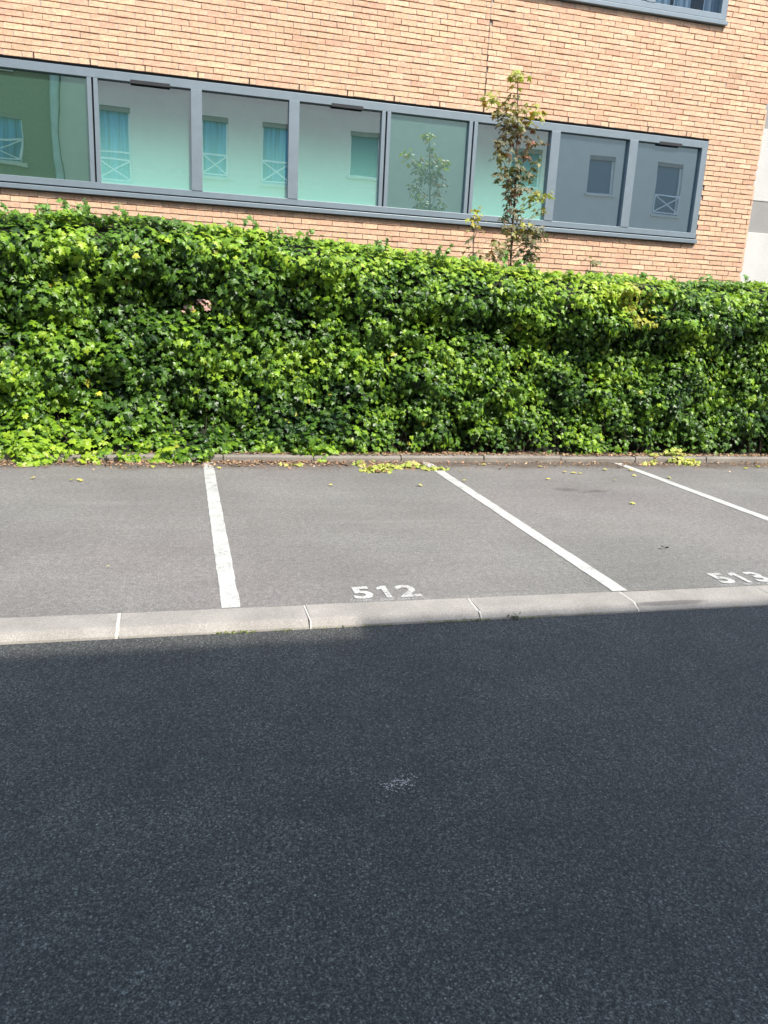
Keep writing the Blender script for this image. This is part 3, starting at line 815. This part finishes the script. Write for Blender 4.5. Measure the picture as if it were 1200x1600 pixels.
# stems: bare feet of the plants and runners
st = MB()
for k in range(150):
    x0 = random.uniform(-3, 9.5) if k < 40 else random.uniform(2.0, 8.5)
    y0 = float(yface(np.array(x0), np.array(0.2))) + 0.10
    pts = []; xx, yy, zz = x0, y0 + random.uniform(-0.03, 0.08), 0.02
    dxx = random.uniform(-0.35, 0.35)
    for i in range(7):
        pts.append((xx, yy, zz)); zz += random.uniform(0.04, 0.09); xx += dxx * 0.07 + random.uniform(-0.02, 0.02); yy += random.uniform(-0.02, 0.02)
    r = random.uniform(0.003, 0.009)
    st.tube(pts, [r * (1 - i / 10) for i in range(7)], 5)
tag(st.build('stem', M['stem'], hedge, smooth=True), kind='stuff')
# sprigs standing up above the top line
V0, F0, C0 = [], [], []
sp = MB()
k = 0
for i in range(46):
    x0 = random.uniform(-2.6, 9.0); y0 = random.uniform(8.8, 9.15); z0 = float(htop(np.array(x0))) - 0.03
    L = random.uniform(0.06, 0.17); lean = random.uniform(-0.6, 0.6)
    pts = [(x0 + lean * L * t_, y0, z0 + L * t_) for t_ in (0, 0.5, 1.0)]
    sp.tube(pts, [0.003, 0.0025, 0.002], 4)
    m_ = 7
    Pp = np.array([(x0 + lean * L * t_ + random.uniform(-0.03, 0.03), y0 + random.uniform(-0.03, 0.03), z0 + L * t_) for t_ in np.linspace(0.2, 1.05, m_)])
    Rr = leaf_frames(np.array([0, -0.8, 0.5]) + RNG.normal(0, 0.5, (m_, 3)), RNG.normal(0, 1, (m_, 3)))
    v, f_, c = scatter(IVY, Pp, Rr, RNG.uniform(0.045, 0.075, m_), np.array([0.10, 0.20, 0.03]) * RNG.uniform(0.6, 1.6, (m_, 1)))
    V0.append(v); F0.append(f_ + k); C0.append(c); k += len(v)
tag(link('ivy_sprig', np_mesh('ivy_sprig', np.concatenate(V0), np.concatenate(F0), np.concatenate(C0)), M['ivy'], hedge), kind='stuff')
tag(sp.build('sprig_stem', M['stem'], hedge), kind='stuff')
# a patch of dead pinkish leaves in a hollow
m_ = 16
Pd = np.stack([RNG.normal(0.19, 0.09, m_), np.full(m_, 8.62) + RNG.normal(0, 0.02, m_), RNG.normal(1.62, 0.05, m_)], -1)
Pd[:, 1] = yface(Pd[:, 0], Pd[:, 2]) - 0.04
v, f_, c = scatter(IVY, Pd, leaf_frames(np.array([0.2, -0.8, 0.5]) + RNG.normal(0, 0.5, (m_, 3)), RNG.normal(0, 1, (m_, 3))), RNG.uniform(0.04, 0.07, m_), np.array([0.50, 0.31, 0.26]) * RNG.uniform(0.7, 1.2, (m_, 1)))
o = link('dead_leaves', np_mesh('dead_leaves', v, f_, c), M['litter'], hedge); tag(o, 'patch of dry pinkish brown leaves', kind='stuff')

# ------------------------------------------------------------------ saplings behind the hedge
def sapling(name, label, base, trunk, r0, clusters, nleaf_parts):
    t = tag(empty(name, base), label, 'tree')
    n_ = len(trunk)
    MB().tube(trunk, [r0 * (1 - 0.75 * i / (n_ - 1)) for i in range(n_)], 8).build('trunk', M['bark'], t, smooth=True)
    P, Nn, Td, S, C = [], [], [], [], []
    tz = [p[2] for p in trunk]
    for (x, y, z, r, cnt, colr) in clusters:
        zs = max(tz[0] + 0.1, z - random.uniform(0.18, 0.35)); 
        i = max(1, min(n_ - 1, int(np.searchsorted(tz, zs)))); f = (zs - tz[i - 1]) / (tz[i] - tz[i - 1]); f = min(1, max(0, f))
        p0 = Vector(trunk[i - 1]).lerp(Vector(trunk[i]), f)
        tip = Vector((x, y, z)); mid = p0.lerp(tip, 0.5) + Vector((0, 0, -0.03))
        MB().tube([p0, mid, tip], [0.0065, 0.0045, 0.0022], 5).build('branch', M['bark'], t, smooth=True)
        for k in range(cnt):
            s = random.random()
            q = (tip if s < 0.72 else mid.lerp(tip, random.random())) + Vector((random.gauss(0, r), random.gauss(0, r), random.gauss(0, r * 0.62)))
            d = (q - tip); d.z = 0
            if d.length < 0.01: d = Vector((random.gauss(0, 1), random.gauss(0, 1), 0))
            d.normalize()
            P.append(tuple(q)); Td.append((d.x + random.gauss(0, 0.4), d.y + random.gauss(0, 0.4), -0.75 + random.gauss(0, 0.3)))
            Nn.append((d.x * 0.6 + random.gauss(0, 0.3), d.y * 0.6 - 0.15 + random.gauss(0, 0.3), 0.75))
            S.append(random.uniform(0.048, 0.098)); cc = np.array(colr) * random.uniform(0.65, 1.3)
            if random.random() < 0.2: cc = cc * np.array([1.5, 0.8, 0.8])
            C.append(cc)
    P, Nn, Td, S, C = map(np.array, (P, Nn, Td, S, C))
    Rm = leaf_frames(Nn, Td)
    sel = np.argsort(P[:, 1] - 0.5 * S)[:nleaf_parts] if nleaf_parts < len(P) else np.arange(len(P))
    leaf_objects(MAPLE, sel.tolist(), P, Rm, S, C, M['maple'], t)
    mk = np.ones(len(P), bool); mk[sel] = False
    if mk.any():
        v, f_, c = scatter(MAPLE, P[mk], Rm[mk], S[mk], C[mk])
        tag(link('foliage', np_mesh('foliage', v, f_, c), M['maple'], t), kind='stuff')
YG = (0.30, 0.36, 0.055); BR = (0.15, 0.115, 0.07); GR = (0.12, 0.17, 0.09); OL = (0.21, 0.22, 0.085)
cl = [(4.05, 10.0, 4.55, .055, 20, YG), (3.70, 9.95, 4.24, .06, 15, YG), (3.78, 9.95, 4.12, .05, 6, OL), (4.33, 10.0, 4.18, .07, 16, YG), (4.07, 10.1, 4.32, .05, 11, OL), (3.98, 9.9, 4.12, .08, 22, OL), (4.15, 10.1, 4.08, .08, 18, OL),
      (3.95, 9.9, 3.97, .09, 26, BR), (4.20, 10.0, 3.95, .08, 22, BR), (4.08, 10.15, 3.90, .09, 16, BR), (3.88, 9.9, 3.74, .07, 15, BR), (4.36, 9.95, 3.80, .06, 10, BR), (3.87, 9.95, 3.62, .06, 12, OL), (4.26, 10.0, 3.66, .07, 12, BR),
      (4.37, 9.9, 3.56, .05, 6, GR), (4.05, 9.9, 3.50, .08, 22, GR), (3.95, 9.95, 3.38, .08, 18, GR), (4.28, 10.0, 3.42, .07, 18, GR), (4.13, 10.1, 3.33, .08, 22, GR), (4.18, 9.95, 3.22, .06, 14, BR), (4.06, 10.0, 3.12, .05, 12, BR),
      (4.37, 9.95, 3.17, .06, 14, YG), (4.59, 9.95, 3.20, .045, 12, YG), (4.50, 9.95, 3.03, .06, 9, OL), (4.13, 9.95, 2.97, .06, 12, BR), (4.05, 10.0, 2.88, .05, 10, GR), (4.13, 9.95, 2.74, .08, 20, OL), (4.29, 9.9, 2.78, .08, 20, OL),
      (4.48, 9.95, 2.74, .07, 18, GR), (4.36, 9.9, 2.60, .08, 20, GR), (4.44, 9.95, 2.48, .06, 14, GR), (3.92, 9.95, 2.55, .08, 16, OL), (3.88, 9.95, 2.40, .08, 12, OL), (4.32, 9.95, 2.42, .08, 16, GR), (4.15, 10.1, 2.45, .08, 12, OL)]
cl = [(x + 0.0, y, z, r * 0.92, int(c * 1.9), k) for (x, y, z, r, c, k) in cl]
sapling('maple_sapling', 'tall thin maple sapling with brownish leaves and yellow tips rising behind the hedge', (4.17, 10.0, 0.03),
        [(4.17, 10.0, 0.03), (4.18, 10.0, 1.2), (4.17, 10.0, 2.2), (4.15, 10.0, 2.8), (4.14, 10.0, 3.4), (4.11, 10.0, 3.9), (4.07, 10.0, 4.3), (4.05, 10.0, 4.55)], 0.020, cl, 300)
sapling('maple_sapling', 'short thin sapling with a yellow green tuft left of the tall sapling', (3.60, 9.95, 0.03),
        [(3.60, 9.95, 0.03), (3.62, 9.95, 1.5), (3.63, 9.95, 2.3), (3.60, 9.95, 2.88)], 0.010,
        [(3.58, 9.95, 2.90, .06, 16, YG), (3.66, 9.95, 2.78, .06, 9, OL), (3.60, 9.95, 2.66, .05, 5, OL), (3.63, 9.9, 2.42, .07, 10, GR), (3.53, 9.9, 2.34, .06, 8, GR), (3.72, 9.9, 2.36, .06, 7, OL)], 300)
sapling('maple_sapling', 'small shoot of drab leaves poking over the hedge right of the tall sapling', (5.22, 9.8, 0.03),
        [(5.22, 9.8, 0.03), (5.20, 9.8, 1.4), (5.21, 9.8, 2.40)], 0.008, [(5.19, 9.75, 2.40, .05, 12, OL), (5.27, 9.75, 2.30, .05, 9, GR), (5.14, 9.75, 2.28, .04, 6, GR)], 300)

# ------------------------------------------------------------------ litter on the ground
def flake_tpl():
    V = np.array([(0, -0.5, 0), (0.22, -0.15, 0.05), (0.16, 0.25, 0.02), (0, 0.5, 0.08), (-0.2, 0.2, 0.04), (-0.18, -0.2, 0.0)])
    return V, np.array([(0, 1, 5), (1, 2, 5), (2, 4, 5), (2, 3, 4)])
FL = flake_tpl()
n = 13000
x = RNG.uniform(-2.6, 9.0, n); y = 8.40 - np.abs(RNG.normal(0, 0.16, n)); z = np.full(n, 0.005)
on = RNG.random(n) < 0.5
y = np.where(on, RNG.uniform(8.43, 8.72, n), y); z = np.where(on, 0.075, z)
dens = np.where(on, 1.0, np.clip(1.25 - 0.30 * np.abs(x - 0.2), 0.30, 1)) * (0.35 + 1.1 * vnoise(x * 3, y * 3, 31))
k = RNG.random(n) < dens; x, y, z = x[k], y[k], z[k]; n = len(x)
z = np.where((y > 8.52), 0.055, z) + RNG.random(n) * 0.012
Rr = leaf_frames(np.array([0, 0, 1.0]) + RNG.normal(0, 0.35, (n, 3)), RNG.normal(0, 1, (n, 3)))
pc = np.array([(0.38, 0.24, 0.13), (0.26, 0.16, 0.09), (0.50, 0.34, 0.20), (0.17, 0.11, 0.07), (0.44, 0.25, 0.15)])[RNG.integers(0, 5, n)]
v, f_, c = scatter(FL, np.stack([x, y, z], -1), Rr, RNG.uniform(0.016, 0.048, n), pc * RNG.uniform(0.7, 1.2, (n, 1)))
tag(link('leaf_litter', np_mesh('leaf_litter', v, f_, c), M['litter']), 'brown dead leaf fragments along the foot of the hedge', 'leaf litter', kind='stuff')

def pile(name, label, spots):
    Pp = []; 
    for (px, py, rx, ry, cnt, hh) in spots:
        for _ in range(cnt):
            a, b = random.gauss(0, 0.5), random.gauss(0, 0.5)
            zb = 0.078 if py + b * ry > 8.40 else 0.008
            Pp.append((px + a * rx, py + b * ry, zb + random.random() * hh * math.exp(-a * a - b * b)))
    Pp = np.array(Pp); m_ = len(Pp)
    Rr = leaf_frames(np.array([0, -0.35, 0.9]) + RNG.normal(0, 0.38, (m_, 3)), RNG.normal(0, 1, (m_, 3)))
    cc = np.array([(0.52, 0.52, 0.13), (0.42, 0.46, 0.09), (0.34, 0.42, 0.08), (0.46, 0.38, 0.16), (0.26, 0.16, 0.08)])[RNG.choice(5, m_, p=[.34, .26, .2, .12, .08])]
    v, f_, c = scatter(IVY, Pp, Rr, RNG.uniform(0.04, 0.075, m_), cc * RNG.uniform(0.75, 1.15, (m_, 1)))
    tag(link(name, np_mesh(name, v, f_, c), M['yleaf']), label, 'leaf pile', kind='stuff')
pile('fallen_leaf_pile', 'drift of yellow fallen leaves on the asphalt at the hedge end of the middle line', [(1.98, 7.90, 0.14, 0.10, 80, 0.05), (2.15, 8.05, 0.2, 0.08, 40, 0.04), (2.42, 8.10, 0.11, 0.09, 50, 0.06), (2.62, 7.95, 0.16, 0.07, 26, 0.02), (1.86, 8.2, 0.07, 0.12, 16, 0.03), (1.15, 8.17, 0.12, 0.03, 12, 0.02)])
pile('fallen_leaf_pile', 'heap of yellow green leaves on the back kerb beyond the right line', [(5.95, 8.45, 0.15, 0.14, 70, 0.10), (6.05, 8.27, 0.15, 0.10, 55, 0.06), (5.45, 8.25, 0.10, 0.06, 12, 0.03), (5.62, 8.42, 0.05, 0.10, 14, 0.03)])
spots = [(2.24, 7.16), (2.77, 7.38), (2.89, 7.83), (4.18, 7.75), (4.10, 7.80), (4.25, 7.70), (4.68, 7.93), (4.47, 7.35), (5.21, 7.47), (4.84, 7.57), (5.0, 7.9), (-1.01, 7.45), (-0.93, 7.47), (-1.35, 7.55), (6.61, 8.0), (3.72, 7.43), (-0.47, 4.91), (4.09, 6.35),
         (0.35, 8.0), (0.55, 8.12), (-0.3, 8.05), (3.3, 8.2), (3.95, 8.1), (6.9, 8.1), (1.35, 7.2)]
lf = []
for i in range(6):
    c = np.array([(0.58, 0.52, 0.12), (0.50, 0.42, 0.12), (0.45, 0.45, 0.10)][i % 3]) * random.uniform(0.8, 1.1)
    me = np_mesh('fallen_leaf', IVY[0] * np.array([1, 1, 1.6]), IVY[1], np.repeat(c[None], len(IVY[0]), 0)); me.materials.append(M['yleaf']); lf.append(me)
for i, (px, py) in enumerate(spots):
    o = bpy.data.objects.new('fallen_leaf', lf[i % 6]); COL.objects.link(o)
    s = random.uniform(0.04, 0.068) if i != 16 else 0.028; o.scale = (s, s, s); o.location = (px, py, 0.022)
    o.rotation_euler = (random.uniform(-0.2, 0.25), random.uniform(-0.25, 0.25), random.uniform(0, 6.28))
    where = {0: 'yellow leaf on the asphalt just below the leaf drift', 11: 'yellow leaf nearest the left edge of the left bay pair', 14: 'yellow leaf close under the back kerb in the far right bay',
             16: 'tan leaf alone in the middle of the left bay, nearest the front kerb', 17: 'yellow leaf alone in the middle of the bay numbered 513', 24: 'yellow leaf farthest from the hedge in the bay numbered 512'}.get(i)
    tag(o, where or 'small yellow leaf lying among others near the foot of the hedge', 'leaf', 'yellow leaves scattered over the parking bays')
o = bpy.data.objects.new('dead_leaf', None); COL.objects.link(o); o.location = (3.52, 4.98, 0.0); tag(o, 'small curled dark leaf near stall number 513', 'leaf')
v, f_, c = scatter(FL, np.array([(3.50, 4.98, 0.02), (3.535, 4.97, 0.015)]), leaf_frames(np.array([(0.5, -0.4, 0.7), (-0.5, -0.3, 0.7)]), np.array([(1, 0.2, 0), (0.8, -0.5, 0.1)])), np.array([0.045, 0.04]), np.array([(0.03, 0.022, 0.015)] * 2))
link('blade', np_mesh('blade', v, f_, c), M['litter'], o)

# moss and weeds in the kerb foot
V0, F0, C0 = [], [], []; k = 0
for (xa, xb, cnt, hgt) in ((0.15, 0.36, 90, 1.0), (0.45, 0.56, 30, 0.7), (0.62, 0.80, 14, 0.6), (0.82, 1.10, 40, 0.7), (1.30, 1.68, 110, 1.0), (1.80, 2.4, 70, 0.9), (3.2, 4.2, 60, 0.7)):
    m_ = cnt
    Pp = np.stack([RNG.uniform(xa, xb, m_), 3.893 + RNG.normal(0, 0.006, m_), RZ + RNG.random(m_) * 0.012 * hgt], -1)
    v, f_, c = scatter(FL, Pp, leaf_frames(RNG.normal(0, 1, (m_, 3)) + np.array([0, -0.5, 0.8]), RNG.normal(0, 1, (m_, 3))), RNG.uniform(0.006, 0.016, m_), np.array([0.16, 0.20, 0.04]) * RNG.uniform(0.5, 1.5, (m_, 1)))
    V0.append(v); F0.append(f_ + k); C0.append(c); k += len(v)
tag(link('moss', np_mesh('moss', np.concatenate(V0), np.concatenate(F0), np.concatenate(C0)), M['moss']), 'thin line of green moss in the crack at the foot of the front kerb', 'moss', kind='stuff')
m_ = 26
Pp = np.stack([1.83 + RNG.normal(0, 0.022, m_), 3.885 + RNG.normal(0, 0.012, m_), RZ + 0.004 + RNG.random(m_) * 0.035], -1)
v, f_, c = scatter(FL, Pp, leaf_frames(RNG.normal(0, 0.6, (m_, 3)) + np.array([0, -0.4, 0.8]), RNG.normal(0, 1, (m_, 3))), RNG.uniform(0.010, 0.022, m_), np.array([0.07, 0.085, 0.03]) * RNG.uniform(0.6, 1.4, (m_, 1)))
w_ = tag(empty('weed', (1.83, 3.885, RZ)), 'tiny weed tuft growing at the foot of the front kerb below stall 512', 'weed')
link('leaves', np_mesh('leaves', v, f_, c), M['moss'], w_)
